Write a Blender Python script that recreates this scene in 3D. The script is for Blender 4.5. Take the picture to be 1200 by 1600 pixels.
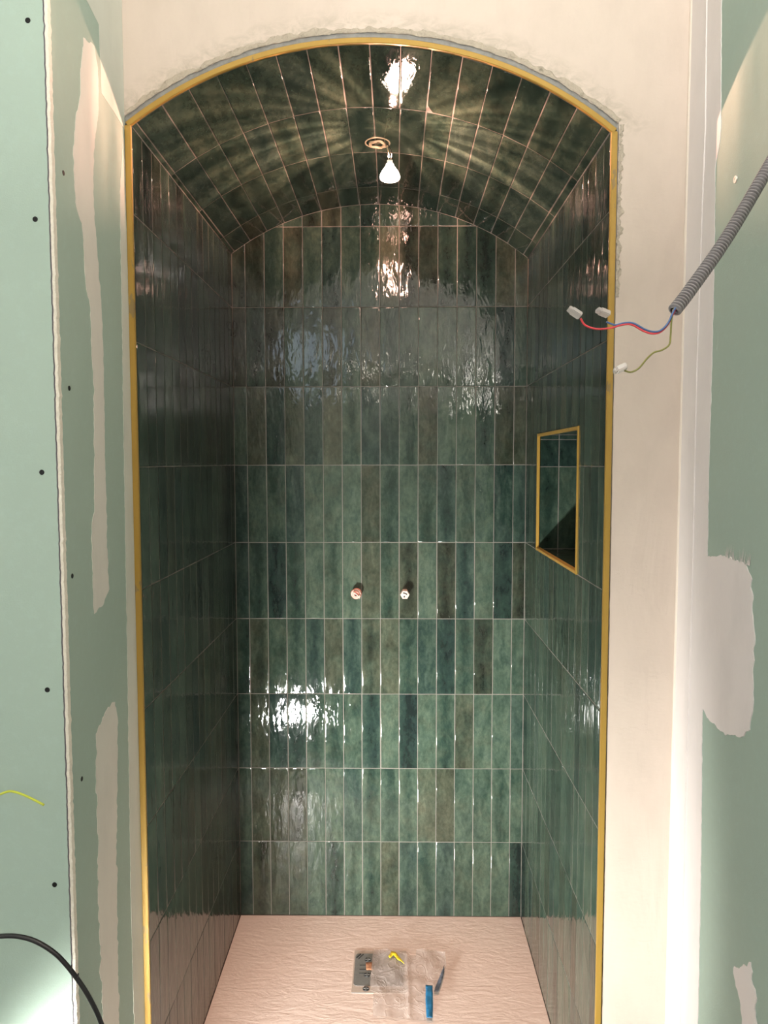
import bpy, bmesh, math, random
from mathutils import Vector, Matrix, noise
from mathutils.geometry import tessellate_polygon
S = bpy.context.scene
for o in list(bpy.data.objects): bpy.data.objects.remove(o)

# ------------------------------------------------------------------ camera
W, L = .9446, .915            # alcove width, depth (back wall y=0, front y=-L)
cd = bpy.data.cameras.new('camera'); cam = bpy.data.objects.new('camera', cd); S.collection.objects.link(cam)
cd.sensor_fit = 'VERTICAL'; cd.sensor_height = 36; cd.lens = 1180.4 / 1600 * 36; cd.clip_start = .02
yaw, pitch, roll = .01431, -.06607, -.00111
fw = Vector((-math.sin(yaw)*math.cos(pitch), math.cos(yaw)*math.cos(pitch), math.sin(pitch)))
rt = Vector((math.cos(yaw), math.sin(yaw), 0)); up = rt.cross(fw)
R_ = math.cos(roll)*rt + math.sin(roll)*up; U_ = -math.sin(roll)*rt + math.cos(roll)*up
cam.matrix_world = Matrix(((R_.x, U_.x, -fw.x, .5209), (R_.y, U_.y, -fw.y, -2.4512), (R_.z, U_.z, -fw.z, 1.5267), (0, 0, 0, 1)))
S.camera = cam

# ------------------------------------------------------------------ light, exposure
S.view_settings.view_transform = 'Standard'; S.view_settings.look = 'None'
S.view_settings.gamma = 1; S.view_settings.use_curve_mapping = False
S.view_settings.exposure = 0.0
w = bpy.data.worlds.new('world'); S.world = w; w.use_nodes = True
w.node_tree.nodes['Background'].inputs[0].default_value = (.80, .90, 1, 1)
w.node_tree.nodes['Background'].inputs[1].default_value = 3.5

def area(name, loc, target, sx, sy, power, col):
    d = bpy.data.lights.new(name, 'AREA'); d.shape = 'RECTANGLE'; d.size = sx; d.size_y = sy
    d.energy = power; d.color = col
    o = bpy.data.objects.new(name, d); S.collection.objects.link(o); o.location = loc
    o.rotation_euler = (Vector(target) - Vector(loc)).to_track_quat('-Z', 'Y').to_euler(); return o

P_LEFT, P_RIGHT, P_WORK, P_BEAM, P_BULB, P_UP, P_PEND = 20, 35, 34, 92, 2.0, 46, 60
area('added_left_fill', (-1.96, -3.0, 1.50), (0, -2.2, .9), .55, 1.5, P_LEFT, (1, .975, .93))  # added fill from the left, out of view
FILL_XY = ((.93, -2.62), (-.95, -2.8))       # two added, unseen fill lamps behind the camera brighten the ceiling
for (ux_, uy_), k_ in zip(FILL_XY, (1.45, .10)): area('ceiling_fill_light', (ux_, uy_, 1.86), (ux_, uy_+.2, 3), .22, .22, P_RIGHT*k_, (1, .955, .90))
# the floodlight's own beam; its body is built further down
LX, LY, LZ = -.055, -1.62, .14
fl = area('work_light_beam', (LX+.002, LY+.006, LZ+.004), (.62, 0, .62), .13, .10, P_WORK, (1, .975, .93)); fl.data.spread = math.radians(90)

# ------------------------------------------------------------------ helpers
def link(o, parent=None):
    S.collection.objects.link(o)
    if parent: o.parent = parent
    return o
def mesh_obj(name, bm, mats, parent=None, smooth=False):
    me = bpy.data.meshes.new(name); bm.normal_update(); bm.to_mesh(me); bm.free()
    for m in (mats if isinstance(mats, (list, tuple)) else [mats]): me.materials.append(m)
    if smooth: me.polygons.foreach_set('use_smooth', [True]*len(me.polygons))
    return link(bpy.data.objects.new(name, me), parent)
def empty(name, loc=(0, 0, 0)):
    o = bpy.data.objects.new(name, None); o.empty_display_size = .02; o.location = loc; return link(o)
def rebase(o, root):
    "child mesh written in world coordinates, parented to an empty away from the origin"
    o.parent = root; o.matrix_parent_inverse = Matrix.Translation(-Vector(root.location)); return o
def tag(o, label, cat, group=None):
    o['label'] = label; o['category'] = cat
    if group: o['group'] = group
    return o
def struct(o, label=None, cat='wall'):
    o['kind'] = 'structure'
    if label: o['label'] = label
    o['category'] = cat
    return o
def box(bm, a, b, mi=0, bevel=0):
    x0, y0, z0 = a; x1, y1, z1 = b
    v = [bm.verts.new(p) for p in ((x0,y0,z0),(x1,y0,z0),(x1,y1,z0),(x0,y1,z0),(x0,y0,z1),(x1,y0,z1),(x1,y1,z1),(x0,y1,z1))]
    fs = [bm.faces.new([v[i] for i in q]) for q in ((0,3,2,1),(4,5,6,7),(0,1,5,4),(1,2,6,5),(2,3,7,6),(3,0,4,7))]
    for f in fs: f.material_index = mi
    if bevel: bmesh.ops.bevel(bm, geom=list({e for f in fs for e in f.edges}), offset=bevel, segments=2, affect='EDGES')
def frame_from(d):
    d = d.normalized(); a = Vector((0, 0, 1)) if abs(d.z) < .9 else Vector((1, 0, 0))
    u = d.cross(a).normalized(); return u, d.cross(u).normalized()
def catmull(pts, n=8):
    P = [Vector(p) for p in pts]; P = [2*P[0]-P[1]] + P + [2*P[-1]-P[-2]]; out = []
    for i in range(1, len(P)-2):
        for k in range(n):
            t = k/n; a, b, c, d = P[i-1], P[i], P[i+1], P[i+2]
            out.append(.5*((2*b)+(-a+c)*t+(2*a-5*b+4*c-d)*t*t+(-a+3*b-3*c+d)*t**3))
    out.append(P[-2]); return out
def tube(bm, pts, rad, seg=10, caps=True):
    "rad: number or function(index, count, arc length)"
    rings = []; n = len(pts); s = 0; u = None
    for i, p in enumerate(pts):
        d = (pts[min(i+1, n-1)] - pts[max(i-1, 0)]).normalized()
        if u is None: u, _ = frame_from(d)
        u = (u - d*u.dot(d)).normalized(); v = d.cross(u)
        if i: s += (p - pts[i-1]).length
        r = rad(i, n, s) if callable(rad) else rad
        rings.append([bm.verts.new(p + r*(math.cos(2*math.pi*k/seg)*u + math.sin(2*math.pi*k/seg)*v)) for k in range(seg)])
    for a, b in zip(rings, rings[1:]):
        for k in range(seg): bm.faces.new((a[k], a[(k+1) % seg], b[(k+1) % seg], b[k]))
    if caps: bm.faces.new(rings[0][::-1]); bm.faces.new(rings[-1])
    bmesh.ops.recalc_face_normals(bm, faces=bm.faces[:])
def lathe(bm, prof, c, axis=(0, 0, 1), seg=32, lobes=0, amp=0):
    "prof: (radius, distance along axis)"
    ax = Vector(axis).normalized(); u, v = frame_from(ax); c = Vector(c); rings = []
    for r, h in prof:
        if r < 1e-6: rings.append([bm.verts.new(c + ax*h)])
        else: rings.append([bm.verts.new(c + ax*h + r*(1 + (amp if (lobes and k*lobes//seg % 2) else 0))*(math.cos(2*math.pi*k/seg)*u + math.sin(2*math.pi*k/seg)*v)) for k in range(seg)])
    for a, b in zip(rings, rings[1:]):
        for k in range(seg):
            q = [a[k % len(a)], a[(k+1) % len(a)], b[(k+1) % len(b)], b[k % len(b)]]
            q = list(dict.fromkeys(q))
            if len(q) > 2: bm.faces.new(q)
    bmesh.ops.recalc_face_normals(bm, faces=bm.faces[:])
def rough_outline(pts, amp, seed, step=.006, smooth_edges=()):
    out = []; n = len(pts)
    for i in range(n):
        a, b = Vector(pts[i]), Vector(pts[(i+1) % n]); d = b-a; m = max(1, int(d.length/step)); nn = Vector((-d.y, d.x)).normalized() if d.length else Vector((0, 0))
        for k in range(m):
            p = a + d*k/m; q = Vector((p.x*60+seed, p.y*60, seed)); q2 = Vector((p.x*300+seed, p.y*90, seed))
            j = 0 if i in smooth_edges else amp*(noise.noise(q) + .6*noise.noise(q2))
            out.append(p + nn*j)
    return out
def slab(name, outline, to3d, nrm, t, mat, parent=None, smooth=False):
    "flat layer with a real thickness t, outline in 2D mapped to 3D"
    bm = bmesh.new(); n = Vector(nrm)
    base = [bm.verts.new(Vector(to3d(*p))) for p in outline]; top = [bm.verts.new(v.co + n*t) for v in base]
    k = len(base); flat = [Vector((*p, 0)) if len(p) == 2 else Vector((p.x, p.y, 0)) for p in outline]
    for tri in tessellate_polygon([flat]):
        try: bm.faces.new([top[i] for i in tri])
        except ValueError: pass
    for i in range(k): bm.faces.new((base[i], base[(i+1) % k], top[(i+1) % k], top[i]))
    bmesh.ops.recalc_face_normals(bm, faces=bm.faces[:])
    return mesh_obj(name, bm, mat, parent, smooth)

# ------------------------------------------------------------------ materials
class NT:
    def __init__(s, name):
        s.m = bpy.data.materials.new(name); s.m.use_nodes = True; s.t = s.m.node_tree; s.b = s.t.nodes['Principled BSDF']
    def n(s, typ, **kw):
        x = s.t.nodes.new(typ)
        for k, v in kw.items():
            if k.startswith('i_'):
                key = k[2:]; key = int(key) if key.isdigit() else key.replace('_', ' ')
                if isinstance(v, bpy.types.NodeSocket): s.t.links.new(v, x.inputs[key])
                else: x.inputs[key].default_value = v
            else: setattr(x, k, v)
        return x
    def l(s, a, b): s.t.links.new(a, b)
    def math(s, op, a, b=0.0, c=0.0, clamp=False):
        x = s.n('ShaderNodeMath', operation=op, use_clamp=clamp)
        for i, v in enumerate((a, b, c)):
            if isinstance(v, bpy.types.NodeSocket): s.l(v, x.inputs[i])
            else: x.inputs[i].default_value = v
        return x.outputs[0]
    def mix(s, f, a, b):
        x = s.n('ShaderNodeMix', data_type='RGBA')
        for i, v in ((0, f), (6, a), (7, b)):
            if isinstance(v, bpy.types.NodeSocket): s.l(v, x.inputs[i])
            else: x.inputs[i].default_value = v if isinstance(v, (int, float)) else (*v, 1)[:4]
        return x.outputs[2]
    def noise(s, vec, scale, detail=3, rough=.55, dist=0):
        x = s.n('ShaderNodeTexNoise', i_Scale=scale, i_Detail=detail, i_Roughness=rough, i_Distortion=dist)
        if vec is not None: s.l(vec, x.inputs['Vector'])
        return x.outputs['Fac']
    def ramp(s, f, stops):
        x = s.n('ShaderNodeValToRGB'); s.l(f, x.inputs[0]); e = x.color_ramp.elements
        while len(e) < len(stops): e.new(.5)
        for q, (p, c) in zip(e, stops): q.position = p; q.color = (*c, 1) if len(c) == 3 else c
        return x.outputs[0]
    def scale(s, vec, v):
        x = s.n('ShaderNodeVectorMath', operation='MULTIPLY'); s.l(vec, x.inputs[0]); x.inputs[1].default_value = v; return x.outputs[0]
    def bump(s, h, dist, strength=1.0):
        x = s.n('ShaderNodeBump'); x.inputs['Strength'].default_value = strength; x.inputs['Distance'].default_value = dist
        s.l(h, x.inputs['Height']); s.l(x.outputs[0], s.b.inputs['Normal']); return x
    def pos(s): return s.n('ShaderNodeNewGeometry').outputs['Position']

def simple(name, col, rough=.5, metal=0, spec=.5, trans=0, bump=None, var=0, vs=20):
    q = NT(name); q.b.inputs['Base Color'].default_value = (*col, 1); q.b.inputs['Roughness'].default_value = rough
    q.b.inputs['Metallic'].default_value = metal; q.b.inputs['Specular IOR Level'].default_value = spec
    q.b.inputs['Transmission Weight'].default_value = trans
    p = q.pos()
    if var:
        f = q.noise(p, vs, 4)
        q.l(q.mix(f, tuple(c*(1-var) for c in col), tuple(min(1, c*(1+var)) for c in col)), q.b.inputs['Base Color'])
    if bump: q.bump(q.noise(p, bump[0], 4), bump[1])
    return q.m

def tile_material():
    q = NT('glazed_green_tile')
    att = q.n('ShaderNodeAttribute', attribute_name='tile'); sep = q.n('ShaderNodeSeparateColor'); q.l(att.outputs['Color'], sep.inputs[0])
    tone, hue, rnd = sep.outputs
    uv = q.n('ShaderNodeUVMap', uv_map='metric').outputs[0]; lo = q.n('ShaderNodeUVMap', uv_map='local').outputs[0]
    ls = q.n('ShaderNodeSeparateXYZ'); q.l(lo, ls.inputs[0]); lu, lv = ls.outputs[0], ls.outputs[1]
    off = q.n('ShaderNodeCombineXYZ'); q.l(q.math('MULTIPLY', rnd, 37.), off.inputs[2])
    vec = q.n('ShaderNodeVectorMath', operation='ADD'); q.l(uv, vec.inputs[0]); q.l(off.outputs[0], vec.inputs[1]); vec = vec.outputs[0]
    big = q.noise(q.scale(vec, (1, .38, 1)), 30, 3, .6, .6)       # clouding stretched along the tile
    mid = q.noise(q.scale(vec, (1, .6, 1)), 110, 5, .65, .3)
    fin = q.noise(vec, 600, 3, .6)
    # darker pooled glaze in the middle of some tiles
    cen = q.math('SUBTRACT', 1, q.math('MULTIPLY', q.math('ABSOLUTE', q.math('SUBTRACT', lu, .5)), 2.2), clamp=True)
    pool = q.math('MULTIPLY', cen, q.math('GREATER_THAN', q.math('FRACT', q.math('MULTIPLY', rnd, 7.3)), .62))
    t = q.math('ADD', tone, q.math('MULTIPLY', q.math('SUBTRACT', big, .5), 1.0))
    t = q.math('ADD', t, q.math('MULTIPLY', q.math('SUBTRACT', mid, .5), .62))
    t = q.math('ADD', t, q.math('MULTIPLY', q.math('SUBTRACT', fin, .5), .30))
    t = q.math('SUBTRACT', t, q.math('MULTIPLY', pool, .25), clamp=True)
    green = q.ramp(t, [(0, (0.0064, 0.0122, 0.0097)), (0.35, (0.0172, 0.0335, 0.0247)), (0.7, (0.0447, 0.0698, 0.0491)), (1, (0.0798, 0.106, 0.0775))])
    olive = q.ramp(t, [(0, (0.0081, 0.0095, 0.0066)), (0.35, (0.023, 0.0279, 0.0186)), (0.7, (0.0507, 0.0594, 0.0393)), (1, (0.0979, 0.104, 0.071))])
    blue = q.ramp(t, [(0, (0.0048, 0.0076, 0.0105)), (0.35, (0.0116, 0.0227, 0.025)), (0.7, (0.0306, 0.054, 0.0511)), (1, (0.0613, 0.0891, 0.0813))])
    hv = q.math('ADD', hue, q.math('MULTIPLY', q.math('SUBTRACT', q.noise(vec, 22, 2), .5), .7), clamp=True)
    c = q.mix(q.math('MULTIPLY', q.math('SUBTRACT', .5, hv), 1.1, clamp=True), green, blue)
    c = q.mix(q.math('MULTIPLY', q.math('SUBTRACT', hv, .5), 2.2, clamp=True), c, olive)
    # pinholes
    vo = q.n('ShaderNodeTexVoronoi', i_Scale=170.); q.l(vec, vo.inputs['Vector'])
    pin = q.math('MULTIPLY', q.math('LESS_THAN', vo.outputs['Distance'], .10), q.math('GREATER_THAN', mid, .57))
    c = q.mix(q.math('MULTIPLY', pin, .7), c, (.01, .015, .013))
    q.l(c, q.b.inputs['Base Color'])
    q.b.inputs['Roughness'].default_value = .045
    q.b.inputs['IOR'].default_value = 1.52
    wav = q.noise(q.scale(vec, (1, .36, 1)), 46, 2, .5, .4)       # broad hand-made waviness
    rip = q.noise(q.scale(vec, (1, .55, 1)), 170, 3, .5)          # finer ripples in patches
    msk = q.math('MULTIPLY', q.math('SUBTRACT', q.noise(vec, 14, 2), .38), 4, clamp=True)
    h = q.math('ADD', q.math('MULTIPLY', wav, 1.0), q.math('MULTIPLY', q.math('MULTIPLY', rip, msk), .20))
    q.bump(h, .00135)
    return q.m

def plaster(name, base, warm, dirt=None, amt=.5):
    q = NT(name); p = q.pos()
    a = q.noise(p, 3.2, 5, .6); b = q.noise(q.scale(p, (1, 1, .5)), 14, 6, .65)
    c = q.mix(a, base, warm)
    c = q.mix(q.math('MULTIPLY', q.math('SUBTRACT', b, .45), 1.5, clamp=True), c, tuple(x*.86 for x in base))
    if dirt:
        ax_, az_, r_ = dirt
        sp = q.n('ShaderNodeSeparateXYZ'); q.l(p, sp.inputs[0])
        dx, dz = q.math('SUBTRACT', sp.outputs[0], ax_), q.math('SUBTRACT', sp.outputs[2], az_)
        d = q.math('SUBTRACT', q.math('SQRT', q.math('ADD', q.math('MULTIPLY', dx, dx), q.math('MULTIPLY', dz, dz))), r_)
        band = q.math('SUBTRACT', 1, q.math('MULTIPLY', d, 14.), clamp=True)
        up_ = q.math('MULTIPLY', q.math('SUBTRACT', sp.outputs[2], 2.16), 30, clamp=True)
        sm = q.math('MULTIPLY', q.math('SUBTRACT', q.noise(q.scale(p, (1, 1, 1.6)), 30, 6, .7, .8), .41), 4.5, clamp=True)
        c = q.mix(q.math('MULTIPLY', q.math('MULTIPLY', q.math('MULTIPLY', band, sm), up_), .85), c, (.27, .25, .18))
    q.l(c, q.b.inputs['Base Color']); q.b.inputs['Roughness'].default_value = .62; q.b.inputs['Specular IOR Level'].default_value = .3
    # trowel marks: stretched ridges
    r1 = q.noise(q.scale(p, (1, 1, .3)), 9, 4, .5, 1.2); r2 = q.noise(q.scale(p, (.4, 1, 1)), 22, 6, .7)
    sh = q.math('ABSOLUTE', q.math('SUBTRACT', r1, .5)); sh = q.math('SUBTRACT', 1, q.math('MULTIPLY', sh, 22), clamp=True)
    sh = q.math('MULTIPLY', sh, q.math('GREATER_THAN', r2, .58))
    h = q.math('ADD', q.math('MULTIPLY', r1, .9), q.math('ADD', q.math('MULTIPLY', r2, .28), q.math('MULTIPLY', sh, .05)))
    q.bump(h, .006, amt)
    return q.m

def board_material():
    q = NT('green_plasterboard_paper'); p = q.pos()
    a = q.noise(p, 2.0, 4, .6); b = q.noise(p, 60, 5, .7)
    c = q.mix(a, (.335, .435, .368), (.365, .463, .398))
    c = q.mix(q.math('MULTIPLY', q.math('SUBTRACT', b, .5), 1.6, clamp=True), c, (.38, .505, .445))
    # pale scuffs: thin stretched marks
    s = q.noise(q.scale(p, (1, 1, .12)), 55, 2, .5, 1.5); s2 = q.noise(p, 7, 2)
    sc = q.math('MULTIPLY', q.math('GREATER_THAN', s, .74), q.math('GREATER_THAN', s2, .56))
    c = q.mix(q.math('MULTIPLY', sc, .35), c, (.55, .66, .60))
    q.l(c, q.b.inputs['Base Color']); q.b.inputs['Roughness'].default_value = .7; q.b.inputs['Specular IOR Level'].default_value = .25
    q.bump(q.noise(p, 350, 4, .7), .0006, .6)
    return q.m

def dirty_plaster():
    q = NT('ragged_dirty_plaster'); p = q.pos()
    a = q.noise(p, 90, 6, .7); b = q.noise(p, 26, 4, .6)
    c = q.mix(a, (.42, .37, .29), (.64, .56, .46))
    d = q.math('MULTIPLY', q.math('SUBTRACT', q.noise(p, 40, 5, .75), .56), 7, clamp=True)
    c = q.mix(q.math('MULTIPLY', d, .75), c, (.20, .18, .13))
    q.l(c, q.b.inputs['Base Color']); q.b.inputs['Roughness'].default_value = .8
    q.bump(q.math('ADD', a, q.math('MULTIPLY', b, 2)), .006, 1)
    return q.m

def floor_material():
    q = NT('cream_shower_tray_resin'); p = q.pos()
    r = q.noise(q.scale(p, (.35, 1, 1)), 34, 5, .6, 1.4); r2 = q.noise(q.scale(p, (.5, 1, 1)), 130, 4, .6, .6)
    c = q.mix(q.noise(p, 5, 3), (.68, .57, .50), (.74, .64, .57))
    q.l(c, q.b.inputs['Base Color']); q.b.inputs['Roughness'].default_value = .34; q.b.inputs['Specular IOR Level'].default_value = .4
    q.bump(q.math('ADD', r, q.math('MULTIPLY', r2, .3)), .0022, .8)
    return q.m

def trim_material():
    q = NT('gold_trim_with_yellow_film'); p = q.pos()
    a = q.noise(q.scale(p, (1, 1, .15)), 60, 4)
    c = q.mix(a, (.385, .235, .045), (.455, .285, .06))
    s = q.math('MULTIPLY', q.math('GREATER_THAN', q.noise(q.scale(p, (1, 1, .3)), 45, 3, .6), .66), .6)
    c = q.mix(s, c, (.20, .16, .10))
    q.l(c, q.b.inputs['Base Color']); q.b.inputs['Roughness'].default_value = .38; q.b.inputs['Metallic'].default_value = .25
    q.bump(a, .0008, .4)
    return q.m

M = dict(
    tile=tile_material(),
    grout=simple('grey_beige_grout', (.14, .13, .112), .75, bump=(900, .0004), var=.2, vs=200),
    plaster=plaster('cream_plaster', (.62, .53, .455), (.67, .575, .50), dirt=(.4600, 1.5684, .7733)),
    patchw=plaster('white_joint_compound', (.74, .70, .68), (.79, .74, .72), amt=.25),
    patchg=plaster('thin_grey_joint_compound', (.58, .61, .54), (.64, .66, .59), amt=.2),
    seam=plaster('beige_seam_filler', (.66, .65, .585), (.71, .69, .625), amt=.2),
    board=board_material(), dirty=dirty_plaster(), tray=floor_material(), trim=trim_material(),
    core=simple('gypsum_core', (.80, .76, .66), .85, bump=(260, .003), var=.12, vs=90),
    torn=simple('torn_board_paper', (.11, .10, .11), .9, bump=(300, .002), var=.4, vs=120),
    backer=simple('grey_arch_profile', (.26, .26, .245), .6, bump=(120, .002), var=.45, vs=60),
    dark=simple('dark_hole', (.006, .006, .006), .8),
    screw=simple('black_phosphate_screw', (.012, .012, .012), .45, .6),
    zinc=simple('zinc_screw', (.75, .72, .68), .3, .8),
    roomw=simple('white_room_paint', (.70, .68, .64), .8, var=.06, vs=4),
    roomf=simple('concrete_screed', (.30, .29, .27), .85, var=.2, vs=9, bump=(60, .002)),
    conduit=simple('grey_conduit_plastic', (.25, .235, .24), .38),
    red=simple('red_wire', (.62, .045, .06), .35), bluew=simple('blue_wire', (.07, .14, .32), .35),
    gy=simple('green_yellow_wire', (.20, .20, .04), .4), yg=simple('bright_green_yellow_wire', (.50, .56, .05), .4),
    black=simple('black_rubber_cable', (.012, .012, .013), .32),
    clear=simple('clear_connector_plastic', (.90, .86, .84), .12, trans=.65),
    copper=simple('copper_contact', (.55, .25, .13), .35, .8),
    steel=simple('brushed_steel', (.36, .35, .35), .38, .7, bump=(300, .0004), var=.15, vs=80),
    slot=simple('dark_slot', (.02, .022, .022), .6),
    brown=simple('brown_tape', (.40, .20, .11), .5), yellow=simple('yellow_tape', (.78, .62, .03), .45),
    bluet=simple('blue_tape', (.02, .17, .36), .4, var=.2, vs=90), navy=simple('grey_blue_film_edge', (.12, .15, .20), .35),
    capw=simple('white_plastic_plug', (.56, .45, .38), .5), capr=simple('pink_red_plug', (.74, .30, .24), .5),
    housing=simple('black_lamp_housing', (.02, .02, .02), .5),
    cablew=simple('cream_cable', (.62, .50, .34), .5),
    ceram=simple('ceramic_lamp_neck', (.8, .75, .68), .4),
)
def emit(name, col, s):
    q = NT(name); q.b.inputs['Base Color'].default_value = (*col, 1); q.b.inputs['Emission Color'].default_value = (*col, 1)
    q.b.inputs['Emission Strength'].default_value = s; return q.m
def film_material():
    q = NT('crumpled_clear_film'); t = q.t; out = [n for n in t.nodes if n.type == 'OUTPUT_MATERIAL'][0]; p = q.pos()
    tr = q.n('ShaderNodeBsdfTransparent'); tr.inputs[0].default_value = (.97, .96, .95, 1)
    q.b.inputs['Base Color'].default_value = (.72, .66, .62, 1); q.b.inputs['Roughness'].default_value = .16
    mx = q.n('ShaderNodeMixShader')
    f = q.math('ADD', .44, q.math('MULTIPLY', q.math('SUBTRACT', q.noise(p, 40, 3, .6, 1), .5), .35), clamp=True)
    q.l(f, mx.inputs[0]); q.l(tr.outputs[0], mx.inputs[1]); q.l(q.b.outputs[0], mx.inputs[2]); q.l(mx.outputs[0], out.inputs[0])
    cr = q.math('ABSOLUTE', q.math('SUBTRACT', q.noise(q.scale(p, (1, .7, 1)), 24, 3, .5, 1.2), .5))
    q.bump(q.math('MULTIPLY', q.math('MINIMUM', cr, .06), -6), .004, .6)
    return q.m
M['film'] = film_material(); M['bead'] = plaster('cream_corner_highlight', (.74, .66, .57), (.78, .70, .61), amt=.1)  # paler filler colour carries the highlight along the corner

# ------------------------------------------------------------------ tiled surfaces
PU, PV, GAP = .0615, .25188, .0018
rng = random.Random(7)
def tiled(name, ulines, vlines, mapf, tones=None, seed=1, base=.50, skip=None, parent=None, spread=.2, shift=None):
    """one tiled surface: every tile a slab with eased edges, grout set back; mapf(u, v, h) -> point, h along the face normal.
    ulines/vlines are the joint positions"""
    r = random.Random(seed); bm = bmesh.new()
    tl = bm.loops.layers.float_color.new('tile'); um = bm.loops.layers.uv.new('metric'); ul = bm.loops.layers.uv.new('local')
    def V(u, v, h): return bm.verts.new(mapf(u, v, h))
    def face(vs, uvs, col, loc, mi=0, sm=True):
        f = bm.faces.new(vs); f.material_index = mi; f.smooth = sm
        for lp, a, b in zip(f.loops, uvs, loc): lp[tl] = col; lp[um].uv = a; lp[ul].uv = b
    for i in range(len(ulines)-1):
        for j in range(len(vlines)-1):
            u0, u1, v0, v1 = ulines[i], ulines[i+1], vlines[j], vlines[j+1]
            if skip and skip(u0, u1, v0, v1): continue
            if tones and j < len(tones) and i < len(tones[j]):
                k, t = tones[j][i]; tone = .17 + .073*t; hue = {'o': .86, 'g': .5, 'b': .26}[k] + r.uniform(-.06, .06)
            else:
                tone = base + r.uniform(-spread, spread); hue = r.choice((.22, .42, .5, .5, .55, .80)) + r.uniform(-.08, .08)
            col = (tone, hue, r.random(), 1)
            g = GAP/2; tu, tv = r.uniform(-1, 1)*.006, r.uniform(-1, 1)*.0020; lift = r.uniform(0, .0005)
            j1, j2 = r.uniform(-.0004, .0004), r.uniform(-.0004, .0004)
            rings = []
            for ins, h in ((0, -.0008), (.0004, -.00030), (.0013, -.00005), (.0026, 0)):
                q = []
                for (a, b) in ((u0+g+ins+j1, v0+g+ins), (u1-g-ins+j2, v0+g+ins), (u1-g-ins+j2, v1-g-ins), (u0+g+ins+j1, v1-g-ins)):
                    hh = h + lift + tu*(a-(u0+u1)/2) + tv*(b-(v0+v1)/2)
                    q.append(((a, b), hh, ((a-u0)/PU if u1-u0 < PU*.9 else (a-u0)/(u1-u0), (b-v0)/(v1-v0))))
                rings.append(q)
            if (u1-u0) < .009 or (v1-v0) < .009: rings = rings[:2]
            vs = [[V(*p[0], p[1]) for p in q] for q in rings]
            for a, b, va, vb in zip(rings, rings[1:], vs, vs[1:]):
                for k in range(4):
                    k2 = (k+1) % 4
                    face((va[k], va[k2], vb[k2], vb[k]), (a[k][0], a[k2][0], b[k2][0], b[k][0]), col, (a[k][2], a[k2][2], b[k2][2], b[k][2]))
            a = rings[-1]; face(vs[-1], [p[0] for p in a], col, [p[2] for p in a])
            z = (0, 0, 0, 1)                                          # grout bed behind
            q = [V(*p, -.00042) for p in ((u0, v0), (u1, v0), (u1, v1), (u0, v1))]
            face(q, [(u0, v0), (u1, v0), (u1, v1), (u0, v1)], z, [(0, 0)]*4, 1, False)
    return mesh_obj(name, bm, [M['tile'], M['grout']], parent)

def lines(start, pitch, lo, hi):
    out = [lo]; k = math.ceil((lo-start)/pitch + 1e-6)
    while start + k*pitch < hi-1e-5:
        if start + k*pitch > lo + .002: out.append(start + k*pitch)
        k += 1
    return out + [hi]
Z0 = .0057
sL, sR, CR = 2.190, 2.171, 2.3416
# circle through left spring, right spring and crown
def circ(p, q, s):
    ax, ay = p; bx, by = q; cx, cy = s; d = 2*(ax*(by-cy)+bx*(cy-ay)+cx*(ay-by))
    ux = ((ax*ax+ay*ay)*(by-cy)+(bx*bx+by*by)*(cy-ay)+(cx*cx+cy*cy)*(ay-by))/d
    uz = ((ax*ax+ay*ay)*(cx-bx)+(bx*bx+by*by)*(ax-cx)+(cx*cx+cy*cy)*(bx-ax))/d
    return ux, uz, math.hypot(ax-ux, ay-uz)
AX, AZ, AR = circ((0, sL), (W, sR), (W*.5, CR))
aL = math.atan2(sL-AZ, 0-AX); aR = math.atan2(sR-AZ, W-AX)
def arcz(x, r=AR): return AZ + math.sqrt(max(0, r*r-(x-AX)**2))

rowsb = {9: 'g5g5g5g5o5b1g4g5o5b2o4g4', 8: 'o3o3g3o3g6b2g5g4o5o3o3g3g3g3o5o5', 7: 'o2g4o2g5g6o4g6o5g5g4g6g6g7g6b2g4',
         6: 'g5o5b3o6b4o7g7b4b4g6o4g7g7g5o3o4', 5: 'b3g5g4b4g7g7g7o4g5g7g5b5g7g6b3b5', 4: 'b3g5b3g5g7g7g8o6g6o5g7o4b5g7b1o4',
         3: 'g5o6g5g6b5o5b5o6o6g5b4b3g6o3g7g6', 2: 'b4o5b3b4g5g6g5b4g7b2g6g6o4g7g7b5', 1: 'g5o5o4o4g6g6b4g6g6g7o6o5g6g6g7g6', 0: 'b4o6o5o5g6g4g7g6o5b6g6b6g5g6g6b2'}
tones = [[(s[2*i], int(s[2*i+1])) for i in range(len(s)//2)] for s in (rowsb[k] for k in range(9))]
t9 = [('g', 5)]*4 + [(c[0], int(c[1])) for c in ('o5', 'o5', 'g5', 'b2', 'g5', 'o5', 'g5', 'b3', 'g5', 'g5', 'g5', 'g5')]
tones.append(t9)
vrows = [0] + [Z0 + k*PV for k in range(1, 10)]
ub = lines(.0429, PU, 0, W)
wb = tiled('wall_back', ub, vrows + [2.3416], lambda u, v, h: Vector((u, -h, v)), tones, 11, skip=lambda u0, u1, v0, v1: v0 > arcz((u0+u1)/2)+.02 )
struct(wb, 'back wall of the shower niche in glossy green vertical tiles with two pipe stubs')
yl = lines(-.0561, -PU, 0, 0) if 0 else None
def side_lines(first): 
    out = [0.0, first]; 
    while out[-1] + PU < L-.003: out.append(out[-1]+PU)
    out.append(L); return out
NY0, NY1, NZ0, NZ1 = .205, .700, 1.268, 1.606           # niche opening (distance from back wall, height)
ll = side_lines(.0561); 
wl = tiled('wall_left', ll, vrows + [sL], lambda u, v, h: Vector((h, -u, v)), None, 21, base=.40, spread=.22)
struct(wl, 'left side wall of the shower in glossy green tiles')
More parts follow.
